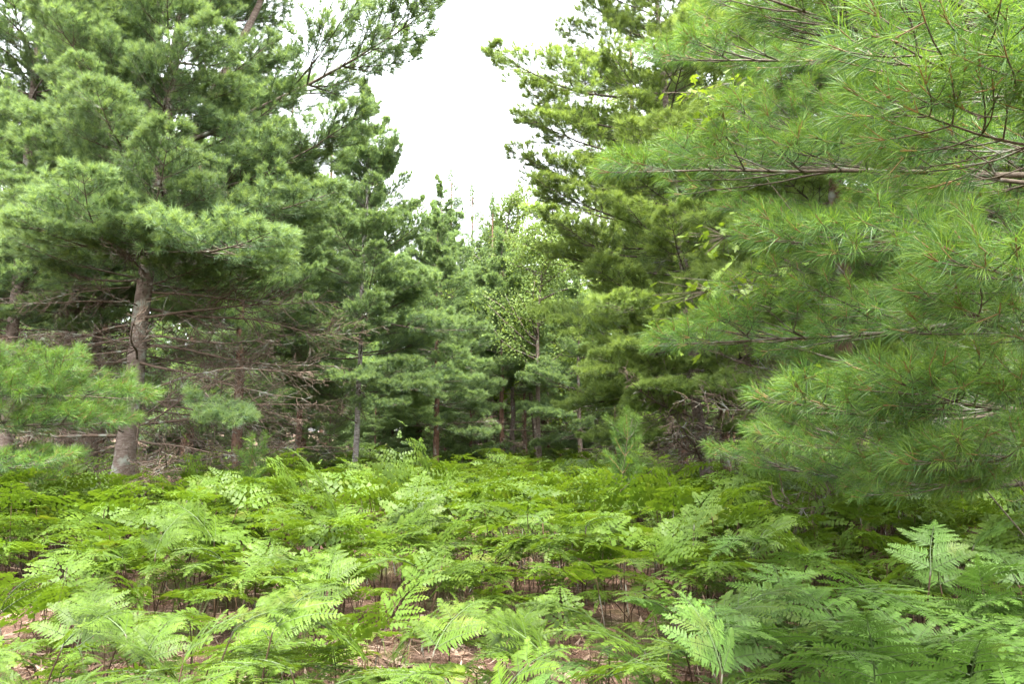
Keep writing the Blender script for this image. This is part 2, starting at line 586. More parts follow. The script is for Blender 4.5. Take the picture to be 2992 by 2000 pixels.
def trunk_mesh(pts, r0, r1, sides, seed, mat, flare=1.35, knots=()):
    r = np.random.default_rng(seed)
    pts = np.asarray(pts, float)
    n = len(pts)
    t = np.linspace(0, 1, n)
    rad = r0 + (r1 - r0) * t ** 0.85
    rad[0] *= flare
    rad = rad * (1 + r.normal(0, 0.025, n))
    mb = MB()
    tube(mb, pts, rad, sides)
    for k in range(int(n * 1.6)):               # old branch stubs
        s = r.uniform(0.06, 0.9)
        p, d = along(pts, s)
        a = r.uniform(0, 6.283)
        rr = r0 + (r1 - r0) * s ** 0.85
        o = np.array([math.cos(a), math.sin(a), 0.15])
        tube(mb, [p + o * rr * 0.6, p + o * (rr + r.uniform(0.01, 0.06))], [0.022, 0.014], 5)
    return mb.mesh('trunk', [mat])


def pine(name, label, x, y, H, r0, zb, Rc, hue='green', seed=1, lean=(0, 0), bark=None, dead=(0, 0, 0), spacing=0.56, per=5,
         group=None, cat='tree', shape=0.75, el=(-4, 42), skip=None, forks=()):
    """a white pine: trunk, crown of boughs in whorls, dead branches below the crown"""
    r = np.random.default_rng(seed)
    z0 = float(gz(x, y)) - 0.05
    root = link(name, None, None, Matrix.Translation((x, y, z0)))
    tag(root, label, cat, group)
    n = 14
    t = np.linspace(0, 1, n)
    pts = np.stack([lean[0] * t * H / 10 + r.normal(0, 0.02, n), lean[1] * t * H / 10 + r.normal(0, 0.02, n), t * H], -1)
    pts[0, :2] = 0
    link('trunk', trunk_mesh(pts, r0, 0.015, 14, seed, bark or M_bark), root)
    for (fz, faz, fl, fr) in forks:
        p, d = along(pts, fz / H)
        fp = walk(p, np.array([math.cos(faz) * 0.6, math.sin(faz) * 0.6, 1.0]), fl, 8, np.array([0, 0, 0.6]), 0.03, r)
        mb = MB(); tube(mb, fp, np.linspace(fr, 0.02, 9), 10)
        link('trunk_fork', mb.mesh('trunk_fork', [bark or M_bark]), root)
    crown = link('crown', None, root)
    z = zb
    a0 = r.uniform(0, 6.28)
    B = BOUGH
    while z < H - 0.25:
        tt = (z - zb) / max(H - zb, 0.1)
        prof = (1 - tt) ** shape * (0.72 + 0.28 * min(1, tt / 0.12))
        k = per if tt < 0.8 else max(3, per - 1)
        for q in range(k):
            az = a0 + q * 6.283 / k + r.normal(0, 0.22)
            L = max(0.35, Rc * prof * r.uniform(0.72, 1.15))
            if skip and skip(az, z):
                continue
            e = R(el[0] + (el[1] - el[0]) * tt + r.normal(0, 6))
            p, d = along(pts, min(0.995, (z + r.normal(0, 0.09)) / H))
            if L > 2.2: me, l0 = B['big'][r.integers(0, 5)], 3.0
            elif L > 1.15: me, l0 = B['med'][r.integers(0, 4)], 1.8
            else: me, l0 = B['sml'][r.integers(0, 3)], 0.9
            o = link('bough', me, crown, frame(p, az, e, L / l0, r.normal(0, 0.2)))
            if hue == 'olive': olive(o)
        a0 += 1.1
        z += spacing * r.uniform(0.8, 1.2)
    link('bough', B['sml'][0], crown, frame(pts[-2], 0, R(86), 1.0))
    dz0, dz1, dn = dead
    for k in range(dn):
        z = r.uniform(dz0, dz1)
        p, d = along(pts, z / H)
        az = r.uniform(0, 6.283)
        bigd = r.random() < 0.6
        link('dead_branch', (DEAD if bigd else DEAD_S)[r.integers(0, 4)], root,
             frame(p, az, R(r.uniform(-12, 14)), r.uniform(0.7, 1.25), r.uniform(0, 6.28)))
    return root


def aim(root_loc, p0, p1, me, l0, parent, roll=0.0, name='bough', tip=0.5):
    """a bough from p0 to p1 (world points)"""
    v = Vector(p1) - Vector(p0)
    t = MTIP[me.name]
    k = v.length / t.length
    az = math.atan2(v.y, v.x) - math.atan2(t.y, t.x)
    el = math.atan2(v.z, math.hypot(v.x, v.y)) - math.atan2(t.z, math.hypot(t.x, t.y)) * math.cos(roll)
    return link(name, me, parent, frame(Vector(p0) - Vector(root_loc), az, el, k, roll))


# ---- the named pines
def X(px, D):
    return (px - 1496) / 2244.0 * D / _c


L1 = pine('white_pine', 'big forked white pine with grey trunk and tangled dead lower branches', X(362, 12.5), 12.5, 15.0, 0.18, 4.1, 3.1,
          seed=11, lean=(0.75, 0.0), dead=(0.5, 4.4, 30), spacing=0.48, per=5, shape=0.5, el=(2, 34),
          forks=[(5.6, 0.2, 6.5, 0.10), (6.2, 2.6, 6.0, 0.09)])
# its long bough sweeping up to the right against the sky, and other set boughs
l1 = L1.matrix_basis.translation
c1 = [c for c in L1.children if c.name.startswith('crown')][0]
B = BOUGH
aim(l1, at(530, 420, 12.4), at(1270, 10, 12.0), B['big'][1], 3.0, c1)
aim(l1, at(470, 560, 12.3), at(1060, 330, 11.6), B['big'][2], 3.0, c1)
aim(l1, at(430, 640, 12.2), at(980, 560, 11.2), B['big'][3], 3.0, c1)
aim(l1, at(400, 700, 12.2), at(790, 680, 9.6), B['big'][0], 3.0, c1)
aim(l1, at(390, 760, 12.2), at(240, 500, 9.4), B['big'][4], 3.0, c1)
aim(l1, at(390, 760, 12.2), at(500, 380, 9.8), B['big'][2], 3.0, c1)
aim(l1, at(390, 740, 12.2), at(60, 640, 9.6), B['big'][1], 3.0, c1)
aim(l1, at(400, 500, 12.2), at(230, 180, 10.0), B['big'][3], 3.0, c1)
aim(l1, at(410, 300, 12.3), at(180, -60, 10.6), B['big'][0], 3.0, c1)
# low dead limbs in front of the trunk with a live tuft at the end
for (a, b, c, d, D0, D1, i) in [(420, 1145, 930, 1085, 12.3, 11.6, 0), (400, 1250, 700, 1100, 12.3, 11.4, 1), (405, 985, 830, 1000, 12.3, 11.9, 2),
                                (380, 880, -60, 850, 12.3, 11.5, 3), (380, 840, 60, 905, 12.3, 11.2, 4), (410, 880, 760, 800, 12.4, 12.8, 1),
                                (370, 1000, -40, 990, 12.3, 11.6, 0), (400, 1215, 430, 1370, 12.2, 11.4, 2), (410, 1060, 960, 1150, 12.4, 12.4, 3), (415, 930, 1000, 930, 12.4, 13.4, 4), (410, 1180, 900, 1230, 12.4, 12.0, 0), (410, 1290, 860, 1310, 12.4, 11.8, 3), (370, 1100, 60, 1080, 12.4, 12.6, 4), (420, 900, 1010, 1010, 12.6, 13.6, 1), (420, 1010, 1020, 1080, 12.6, 13.0, 2), (410, 1240, 980, 1190, 12.5, 12.8, 1), (375, 1180, 40, 1230, 12.4, 12.8, 1), (372, 950, -30, 1050, 12.4, 12.4, 2), (415, 850, 930, 880, 12.5, 13.0, 3)]:
    aim(l1, at(a, b, D0), at(c, d, D1), DEAD[i], 2.2, L1, roll=i * 1.3, name='dead_branch')
aim(l1, at(600, 1150, 11.6), at(690, 1230, 11.0), BOUGH['sml'][1], 0.9, c1)

pine('white_pine', 'dark straight white pine half hidden behind the big forked pine', X(700, 18), 18, 10.2, 0.14, 3.4, 3.0, seed=12,
     dead=(0.4, 4.0, 40), lean=(0.0, 0.1), bark=M_bark_red, el=(0, 36))
pine('white_pine', 'grey pine trunk deep in shade, leftmost of the pair behind the forked pine', X(205, 17), 17, 14.0, 0.17, 4.6, 3.2, seed=13,
     dead=(0.3, 4.8, 40), bark=M_bark, el=(0, 36))
pine('white_pine', 'grey pine trunk just left of the forked pine, deep in shade', X(290, 18.5), 18.5, 15.0, 0.16, 4.8, 3.0, seed=14,
     dead=(0.3, 4.8, 36), bark=M_bark, el=(0, 36))
L3 = pine('white_pine', 'slender white pine with pale ringed trunk and pointed top beside the sky gap', X(1046, 20), 20, 10.9, 0.085, 2.5, 3.0, seed=15,
     dead=(1.0, 3.0, 5), lean=(0.15, 0), bark=M_bark_pale, el=(-6, 44), shape=0.85, spacing=0.46)
l3 = L3.matrix_basis.translation
lc3 = [c for c in L3.children if c.name.startswith('crown')][0]
for (a, b, D, k) in [(830, 1110, 18.4, 0), (1010, 1105, 17.4, 1), (1250, 1130, 18.0, 2), (1390, 1110, 19.0, 3), (1180, 1180, 18.0, 4), (800, 960, 18.6, 2), (1420, 960, 19.0, 0)]:
    aim(l3, at(1050, b - 40, 19.9), at(a, b, D), BOUGH['big'][k], 3.0, lc3)
pine('white_pine', 'low pine on a short red brown trunk right of the pale trunk', X(1276, 24), 24, 8.6, 0.11, 1.9, 2.6, seed=16,
     dead=(0.6, 1.9, 4), bark=M_bark_red, el=(-8, 40))
pine('white_pine', 'thin pine with bare lower branches, left one of the close pair', X(1468, 27), 27, 8.4, 0.115, 3.5, 2.0, seed=17,
     dead=(0.8, 3.6, 12), bark=M_bark_red, el=(0, 44))
pine('white_pine', 'thin pine with grey trunk, right one of the close pair', X(1497, 28), 28, 7.0, 0.12, 3.2, 2.6, seed=18,
     dead=(0.8, 3.2, 8), bark=M_bark, el=(-4, 40))
pine('white_pine', 'thin dark stemmed pine behind the close pair of trunks', X(1533, 31), 31, 7.5, 0.085, 3.6, 1.8, seed=19,
     dead=(0.8, 3.4, 8), bark=M_bark_red)
pine('white_pine', 'soft layered pine with drooping low boughs in the middle of the clearing edge', X(1690, 25), 25, 6.4, 0.09, 1.6, 2.8, seed=20,
     dead=(0.5, 1.8, 4), el=(-10, 38))
pine('white_pine', 'pointed pine at the bottom of the sky gap, taller one right of the pale trunk', X(1285, 30), 30, 11.6, 0.1, 2.5, 2.9, seed=31, el=(-4, 44), shape=0.85)
pine('white_pine', 'short pine under the pale trees above the close pair of trunks', X(1420, 33), 33, 9.2, 0.1, 3.0, 2.6, seed=32, el=(-4, 44), shape=0.85)
R1 = pine('white_pine', 'tall olive green pine with leaning brown trunk at the edge of the sky', 3.55, 14, 14.5, 0.12, 1.7, 2.9, 'olive', seed=21,
     lean=(-0.75, 0.1), dead=(0.6, 3.0, 14), bark=M_bark, el=(-6, 36), shape=0.45)
r1 = R1.matrix_basis.translation
rc1 = [c for c in R1.children if c.name.startswith('crown')][0]
for (a, b, D, k, cl) in [(1700, 1090, 12.4, 0, 'big'), (1830, 1010, 12.0, 1, 'big'), (2060, 1060, 12.2, 2, 'big'), (1900, 1130, 11.8, 3, 'big'), (1760, 880, 12.0, 4, 'big'), (1440, 150, 12.6, 2, 'big'), (1520, 330, 12.6, 1, 'big'), (1500, 440, 12.8, 3, 'big'), (1560, 520, 12.6, 0, 'big'), (1530, 250, 13.2, 4, 'big'), (1600, 620, 12.6, 2, 'big')]:
    olive(aim(r1, at(2010 if b > 700 else 1860, b - 30 if b > 700 else b + 130, 13.9), at(a, b, D), BOUGH[cl][k], 3.0, rc1))
pine('white_pine', 'olive pine with straight brown trunk above the dead brush', X(2112, 16.5), 16.5, 13.0, 0.13, 2.7, 3.0, 'olive', seed=22,
     dead=(0.5, 3.4, 18), bark=M_bark_red)
pine('white_pine', 'red barked pine half hidden behind the near boughs', X(2472, 9.5), 9.5, 12.0, 0.15, 2.6, 2.5, 'olive', seed=23,
     dead=(0.6, 2.6, 10), bark=M_bark_red, shape=0.5)
pine('white_pine', 'dark pine standing behind the near boughs at the edge of the ferns', X(2780, 11.5), 11.5, 12.0, 0.15, 2.0, 2.8, 'green', seed=24,
     dead=(0.4, 2.2, 10), bark=M_bark_red, shape=0.5)
pine('white_pine', 'tall white pine filling the top left corner', X(40, 15.5), 15.5, 15.0, 0.16, 3.8, 3.2, seed=25,
     dead=(0.3, 4.2, 30), bark=M_bark, shape=0.5)
pine('white_pine', 'middle green pine between the dark pine and the pale ringed trunk', X(880, 24), 24, 9.8, 0.11, 2.0, 3.0, seed=26,
     dead=(0.4, 2.0, 6), bark=M_bark_red)
pine('white_pine', 'tall olive pine behind the leaning brown trunk', X(1985, 20), 20, 12.5, 0.14, 2.6, 3.0, 'olive', seed=27,
     dead=(0.4, 2.6, 10), bark=M_bark_red)

# ---- the near pine on the right: its trunk stands outside the picture, its boughs reach in
nx, ny = 3.5, 3.6
near = link('white_pine', None, None, Matrix.Translation((nx, ny, 0)))
tag(near, 'near white pine reaching long needled boughs in from the right edge', 'tree')
tp = np.stack([np.linspace(0, 0.1, 12), np.zeros(12), np.linspace(-0.05, 11, 12)], -1)
link('trunk', trunk_mesh(tp, 0.2, 0.03, 14, 77, M_bark_red), near)
nc = link('crown', None, near)
nl = (nx, ny, 0)
NB = [  # (px, py, D) of the base and of the tip, mesh
    ((3350, 500, 3.6), (1780, 500, 3.5), 0), ((3500, 330, 3.5), (1960, -40, 3.1), 1), ((3350, 850, 3.6), (1930, 1000, 3.6), 2),
    ((3300, 1180, 3.5), (2240, 1320, 3.0), 3), ((3300, 690, 3.8), (2200, 700, 4.4), 1), ((3300, 1040, 3.6), (2330, 1170, 3.8), 0),
    ((3300, 100, 3.8), (1900, 190, 4.4), 2), ((3350, 560, 4.0), (2150, 330, 5.0), 3), ((3300, 250, 3.6), (2350, -200, 3.0), 0),
    ((3250, 1250, 3.6), (2560, 1420, 3.0), 1), ((3300, -100, 4.2), (2100, -60, 4.8), 3), ((3300, 900, 4.2), (2450, 900, 5.4), 2),
]
for (a, b, k) in NB:
    aim(nl, at(*a), at(*b), BOUGH_NEAR[k], 3.4, nc, roll=random.uniform(-0.35, 0.35))
for (a, b, k) in [((3260, 300, 2.2), (2600, 120, 1.9), 0), ((3260, 420, 2.3), (2700, 320, 2.0), 1), ((3300, 820, 2.4), (2850, 800, 2.0), 2),
                  ((3200, 960, 2.7), (2800, 900, 2.3), 0), ((3150, 1180, 2.9), (2640, 1120, 2.6), 1), ((3150, 1290, 2.9), (2790, 1340, 2.5), 2),
                  ((2900, 1210, 3.2), (2330, 1180, 3.0), 2), ((2850, 640, 3.3), (2250, 700, 3.2), 0)]:
    aim(nl, at(*a), at(*b), BOUGH_NEAR_S[k], 1.1, nc, roll=random.uniform(-0.3, 0.3))

# ---- second near pine behind it
n2 = link('white_pine', None, None, Matrix.Translation((5.2, 6.6, 0)))
tag(n2, 'white pine with bright mid height boughs between the near boughs and the red barked pine', 'tree')
link('trunk', trunk_mesh(np.stack([np.zeros(12), np.zeros(12), np.linspace(-0.05, 12, 12)], -1), 0.17, 0.03, 14, 78, M_bark_red), n2)
n2c = link('crown', None, n2)
r2 = np.random.default_rng(5)
z = 1.3
while z < 8.5:
    for q in range(3):
        az = math.pi + r2.uniform(-1.5, 1.5)
        k = r2.integers(0, 4)
        link('bough', BOUGH_NEAR[k], n2c, frame((0, 0, z + r2.normal(0, .1)), az, R(r2.uniform(-6, 18)), r2.uniform(0.75, 1.0), r2.normal(0, .25)))
    z += 0.5

# ---- low bright bough at the left edge
lo = (-8.6, 9.4, 0)
low = link('white_pine', None, None, Matrix.Translation(lo))
tag(low, 'young pine with bright low boughs at the left edge above the ferns', 'tree')
link('trunk', trunk_mesh(np.stack([np.zeros(10), np.zeros(10), np.linspace(-0.05, 4.5, 10)], -1), 0.09, 0.02, 10, 79, M_bark), low)
lc = link('crown', None, low)
for (a, b, k) in [((-520, 1150, 9.4), (420, 1165, 8.8), 0), ((-500, 1120, 9.4), (200, 1050, 8.6), 1), ((-480, 1210, 9.4), (350, 1235, 8.6), 2),
                  ((-420, 1300, 9.2), (160, 1350, 8.0), 3), ((-500, 1150, 9.2), (120, 1130, 8.2), 2)]:
    aim(lo, at(*a), at(*b), BOUGH_NEAR[k], 3.4, lc)

# ------------------------------------------------------------------ far pines: crowns shared between them
def far_crown(seed, H, zb, Rc):
    r = np.random.default_rng(seed)
    mb = MB()
    z = zb
    while z < H - 0.3:
        tt = (z - zb) / (H - zb)
        for q in range(4 if z < 8 else 3):
            L = max(0.4, Rc * (1 - tt) ** 0.75 * r.uniform(0.7, 1.15))
            mb.add_arrays(FAR_A[r.integers(0, 4)], frame((0, 0, z + r.normal(0, .12)), r.uniform(0, 6.283), R(-6 + 46 * tt + r.normal(0, 6)), L / 2.4, r.normal(0, .2)))
        z += 0.62 * r.uniform(0.8, 1.2)
    mb.add_arrays(FAR_A[0], frame((0, 0, H - 0.6), 0, R(85), 0.35))
    return mb.arrays()


FC = [far_crown(900 + i, 10.0, (1.2, 2.4)[i], 2.7) for i in range(2)]
FCM = [mesh_from('crown', a, MATS_MID) for a in FC]
FT = trunk_mesh(np.stack([np.zeros(9), np.zeros(9), np.linspace(-0.1, 9.8, 9)], -1), 0.13, 0.02, 9, 91, M_bark_red)


def far_pine(px, D, H, k, label, group, hue=0, rot=0.0, wide=1.0):
    x = X(px, D)
    root = link('far_pine', None, None, Matrix.Translation((x, D, float(gz(x, D)))))
    tag(root, label, 'tree', group)
    s = H / 10.0
    w = Matrix.LocRotScale(None, Quaternion((0, 0, 1), rot), Vector((s * wide, s * wide, s)))
    link('trunk', FT, root, w)
    o = link('crown', FCM[k], root, w)
    if hue: olive(o)


rf = random.Random(4)
for D, n, lab, grp in ((33, 16, 'far pine in the first row of woods beyond the clearing', 'first row of far pines'),
                       (42, 18, 'far pine in the second row of woods beyond the clearing', 'second row of far pines'),
                       (54, 20, 'far pine at the back of the woods', 'pines at the back of the woods')):
    for i in range(n):
        px = -200 + (3400 * (i + 0.5 + rf.uniform(-0.3, 0.3)) / n)
        gap = 840 < px < 1720
        if 1440 < px < 1720 and D < 40: continue
        top = (rf.uniform(520, 660) if px > 1150 else rf.uniform(330, 480)) if gap else rf.uniform(60, 330)
        H = (1256 - top) / 2244 * D + 1.6
        H = min(H, 21)
        far_pine(px, D + rf.uniform(-2, 2), H, rf.randrange(2), lab, grp, 1 if px > 1650 and rf.random() < 0.7 else 0, rf.uniform(0, 6.28), rf.uniform(0.85, 1.15))

for px, D, top, k in ((1315, 41, 500, 0), (1378, 44, 545, 1), (1440, 43, 570, 0), (1512, 45, 530, 1), (1590, 42, 500, 0)):
    far_pine(px, D, (1256 - top) / 2244 * D + 1.6, k, 'far pale pine whose top shows at the bottom of the sky gap', 'far pines under the sky gap', 0, px * 0.1, 1.05)

# ------------------------------------------------------------------ bracken ferns
def pinnule(mb, p, d, up, l, w, t, lobes, r, mat=0):
    side = unit(np.cross(up, d))
    if lobes == 0:                                      # a plain kite
        v = [p, p + d * l * 0.35 + side * w * 0.5, p + d * l * 0.35 - side * w * 0.5, p + d * l - up * l * 0.06]
        mb.add(v, [(0, 2, 1), (1, 2, 3)], mat, False, t)
        return
    V, F = [p], []
    n = lobes
    for i in range(n):
        for q, (dl, hw) in enumerate(((0.25, 1.0), (0.9, 0.62))):
            s = (i + dl) / n
            prof = (1 - s) ** 0.8 * 0.9 + 0.12
            c = p + d * l * s - up * l * 0.10 * s * s
            fwd = d * (l / n * 0.35 if q == 0 else 0)
            V += [c + side * w * 0.5 * prof * hw + fwd + up * 0.0, c - side * w * 0.5 * prof * hw + fwd]
    V.append(p + d * l - up * l * 0.12)
    m = 2 * n
    for i in range(m - 1):
        a, b, c, e = 1 + 2 * i, 2 + 2 * i, 3 + 2 * i, 4 + 2 * i
        F += [(a, b, c), (b, e, c)]
    F = [(0, 2, 1)] + F + [(2 * m - 1, 2 * m, 2 * m + 1)]
    mb.add(np.array(V), F, mat, False, t)


def pinna(seed, pairs, lobes, rachis=True, wide=1.12):
    """one leaflet branch of a bracken frond, unit length along +X, normal +Z"""
    r = np.random.default_rng(seed)
    mb = MB()
    droop = r.uniform(0.10, 0.24)
    ax = np.array([[s, 0.02 * math.sin(s * 3 + seed), 0.05 * s - droop * s * s] for s in np.linspace(0, 1, 9)])
    if rachis:
        tube(mb, ax, np.linspace(0.011, 0.004, 9), 3, 1, 0.5, cap=False)
    for i in range(pairs):
        s = 0.04 + 0.93 * (i + 0.5) / pairs
        p, d = along(ax, s)
        l = 0.24 * (1 - s) ** 0.75 * (0.75 + 0.25 * min(1, s / 0.15)) + 0.035
        for e in (-1, 1):
            a = R(r.uniform(58, 72))
            dd = d * math.cos(a) + np.array([0, e, 0]) * math.sin(a)
            dd = unit(dd + np.array([0, 0, r.normal(0.05, 0.10)]))
            up = unit(np.array([r.normal(0, .1), r.normal(0, .12) - e * 0.15, 1.0]))
            pinnule(mb, p + d * (0.012 if e > 0 else 0), dd, up, l * r.uniform(0.9, 1.1), wide / pairs, 0.35 + 0.35 * s + r.normal(0, 0.06), lobes, r)
    p, d = along(ax, 0.96)
    pinnule(mb, p, d, np.array([0, 0, 1.0]), 0.08, 0.05, 0.75, 0, r)
    return mb.arrays()


PIN_A = [pinna(30 + i, 15, 4) for i in range(3)]
PIN_F = [pinna(40 + i, 8, 0, False) for i in range(2)]
PIN_FF = [pinna(45 + i, 6, 0, False, 0.85) for i in range(2)]
PIN_FFF = [pinna(48 + i, 4, 0, False, 0.9) for i in range(2)]


def fern_layout(seed, H, blade, arch):
    """stalk points, and the leaflets as (variant, matrix)"""
    r = np.random.default_rng(seed)
    st = walk(np.zeros(3), np.array([r.normal(0, .08), r.normal(0, .08), 1.0]), H, 5, np.array([0.35, 0, 0]), 0.03, r)
    d0 = unit(st[-1] - st[-2])
    ra = walk(st[-1], unit(np.array([math.cos(arch), 0, math.sin(arch)]) * 0.75 + d0 * 0.4), blade, 10, np.array([0.35, r.normal(0, .15), -0.55]), 0.03, r)
    out = []
    s = 0.02
    L = 0.60 * blade
    step = 0.20
    while s < 0.93:
        p, d = along(ra, s)
        for e in (-1, 1):
            pp, dd0 = along(ra, min(0.99, s + (0.03 if e > 0 else 0) + r.normal(0, 0.008)))
            side = unit(np.cross(np.array([0, 0, 1.0]), dd0)) * e
            a = R(r.uniform(56, 70))
            x = unit(dd0 * math.cos(a) + side * math.sin(a) + np.array([0, 0, r.normal(0.06, 0.08)]))
            upv = unit(np.cross(dd0, unit(np.cross(np.array([0, 0, 1.0]), dd0)))) 
            zv = unit(upv - x * np.dot(upv, x) + np.array([0, 0, 1e-6]) + r.normal(0, 0.08, 3))
            yv = unit(np.cross(zv, x)); zv = np.cross(x, yv)
            l = L * (1 - s) ** 0.85 * r.uniform(0.9, 1.1) + 0.03
            M = Matrix(((x[0] * l, yv[0] * l, zv[0] * l, pp[0]), (x[1] * l, yv[1] * l, zv[1] * l, pp[1]), (x[2] * l, yv[2] * l, zv[2] * l, pp[2]), (0, 0, 0, 1)))
            out.append((int(r.integers(0, 3)), M))
        s += step
        step *= 0.83
    p, x = along(ra, 0.93)
    yv = unit(np.cross(np.array([0, 0, 1.0]), x)); zv = np.cross(x, yv)
    l = 0.14 * blade / 0.5
    out.append((0, Matrix(((x[0] * l, yv[0] * l, zv[0] * l, p[0]), (x[1] * l, yv[1] * l, zv[1] * l, p[1]), (x[2] * l, yv[2] * l, zv[2] * l, p[2]), (0, 0, 0, 1)))))
    mb = MB()
    tube(mb, st, np.linspace(0.0055, 0.004, 6), 5, 0)
    tube(mb, ra, np.linspace(0.0036, 0.0014, 11), 4, 1)
    return mb.arrays(), out


FERNS = [fern_layout(70 + i, random.uniform(0.28, 0.50), random.uniform(0.34, 0.54), R(random.uniform(-8, 42))) for i in range(16)]
STALKS = [mesh_from('stalk', f[0], [M_stalk, M_stalk_green]) for f in FERNS]
LEAFLET = {k: [mesh_from('leaflet', a, [m, M_stalk_green]) for a in PIN_A] for k, m in (('sun', M_fern), ('shade', M_fern_shade), ('brown', M_fern_brown))}
FERN_F, FERN_FF, FERN_FFF = [], [], []
for st, lay in FERNS:
    for P, dst in ((PIN_F, FERN_F), (PIN_FF, FERN_FF), (PIN_FFF, FERN_FFF)):
        mb = MB()
        v, f, m, s, t = st
        tube(mb, v[:30:5][[0, 2, 5]], [0.0055, 0.005, 0.004], 3, 1)
        for i, M in (lay if P is PIN_F else lay[:8] + lay[-1:]):
            mb.add_arrays(P[i % 2], M)
        dst.append(mb.arrays())

# where they stand: all over the clearing but for the bare patches of litter
BARE = [(150, 1790, 0.5, 0.9), (1330, 1985, 0.34, 0.6), (1180, 1880, 0.2, 0.4), (900, 1625, 0.3, 0.6), (300, 1990, .3, .5), (620, 1900, 0.2, 0.4),
        (1850, 1640, 0.25, 0.6), (2050, 1985, 0.22, 0.4), (1560, 1900, 0.18, 0.4)]
BAREP = [(ground_at(a, b), rx, ry) for a, b, rx, ry in BARE]
spots = []
rs = np.random.default_rng(21)
cell = 0.205
for yy in np.arange(2.6, 33, cell):
    half = 0.70 * yy + 0.9
    for xx in np.arange(-half, half, cell):
        x = xx + rs.uniform(-0.5, 0.5) * cell
        y = yy + rs.uniform(-0.5, 0.5) * cell
        if any(((x - p.x) / rx) ** 2 + ((y - p.y + ry * 0.35) / ry) ** 2 < 1 for p, rx, ry in BAREP):
            continue
        if y < 3.0 and x > 0.55: continue
        patch = 0.5 + 0.5 * math.sin(x * 1.3 + 2.1 * math.sin(y * 0.8)) * math.cos(y * 1.1 + 1.7 * math.sin(x * 0.6))
        keep = 0.60 + 0.35 * patch
        keep = min(keep * 1.15, 1)
        if y > 8: keep *= 0.95
        if y > 11: keep *= 0.72
        if y > 16: keep *= 0.5
        if y > 21 : keep *= 0.6
        right = x > 0.55 + 0.16 * y and y < 5.5
        if right: keep = min(1.0, keep * 1.3)
        if x < -0.33 * y - 1.2 and y > 13: keep *= 0.6       # dark wood behind the forked pine
        if rs.random() > keep:
            continue
        h = rs.uniform(0.62, 1.15)
        if right: h = rs.uniform(0.95, 1.28)
        elif y < 6: h *= 0.9
        elif y < 8: h *= 1.12
        else: h *= 1.3
        if y < 2.9 and not right: h *= 0.8
        spots.append((x, y, h, right))


def visible_size(s):
    x, y, h, right = s
    px = 1496 + x / y * 2244
    if px < -150 or px > 3150:
        return -1
    return h / y


BROWN = {}
for (px, py, lab) in [(1130, 1560, 'withered orange brown bracken frond left of centre among green ferns'), (820, 1490, 'yellow brown bracken frond well behind the bare litter on the left')]:
    g = ground_at(px, py)
    BROWN[min(range(len(spots)), key=lambda i: (spots[i][0] - g.x) ** 2 + (spots[i][1] - g.y) ** 2)] = lab
order = sorted(range(len(spots)), key=lambda i: -visible_size(spots[i]))
single = set(order[:298]) | set(BROWN)
far_mb = MB()
def zone(x, y, right):
    px = 1496 + x / y * 2244
    if right:
        return ('tall shade tinted bracken fern in shade at the bottom right corner' if y < 3.6 else
                'tall shade tinted bracken fern in shade just below the near pine boughs')
    rows = [(3.7, 'at the bottom edge'), (5.2, 'beside the bare litter'), (99, 'in the middle of the clearing')]
    cols = [(550, 'far left'), (1150, 'left of centre'), (1750, 'right of centre'), (9999, 'next to the tall shaded ferns')]
    return 'bright green bracken fern ' + next(t for v, t in rows if y < v) + ', ' + next(t for v, t in cols if px < v)


for i, (x, y, h, right) in enumerate(spots):
    k = int(rs.integers(0, 16))
    if rs.random() < (0.7 if right else 0.5):
        rot, tilt = -math.pi / 2 + rs.normal(0, 0.8), rs.uniform(0.0, 0.45)
    else:
        rot, tilt = rs.uniform(0, 6.283), rs.normal(0, 0.18)
    M = Matrix.LocRotScale(Vector((x, y, float(gz(x, y)) - 0.02)), Quaternion((0, 0, 1), rot) @ Quaternion((0, 1, 0), tilt), Vector((h * rs.uniform(0.85, 1.15), h * rs.uniform(0.8, 1.15), h * (rs.uniform(0.9, 1.2) if right else (rs.uniform(1.1, 1.55) if y < 6.5 else (rs.uniform(1.3, 1.7) if y < 11 else rs.uniform(1.0, 1.3)))))))
    if i in single:
        root = link('bracken_fern', None, None, M)
        lab = zone(x, y, right)
        tag(root, lab, 'fern', 'ferns: ' + lab.replace('bracken fern ', ''))
        beside = x / y * 2244 + 1496 > 1750
        hue = 'shade' if right or (beside and rs.random() < 0.4) else 'sun'  # right-hand ferns take the leaf colour with shade painted in
        if i in BROWN:
            hue = 'brown'
            tag(root, BROWN[i])
        link('stalk', STALKS[k], root)
        for (v, LM) in FERNS[k][1]:
            link('leaflet', LEAFLET[hue][v], root, LM)
    else:
        far_mb.add_arrays((FERN_F if y < 8.0 else (FERN_FF if y < 13.5 else FERN_FFF))[k], M)
mass = link('bracken_thicket', far_mb.mesh('bracken_thicket', [M_fern, M_stalk, M_stalk_green]))
tag(mass, 'dense thicket of bracken ferns filling the clearing up to the trees', 'ferns', kind='stuff')

print('FERNS', len(spots))

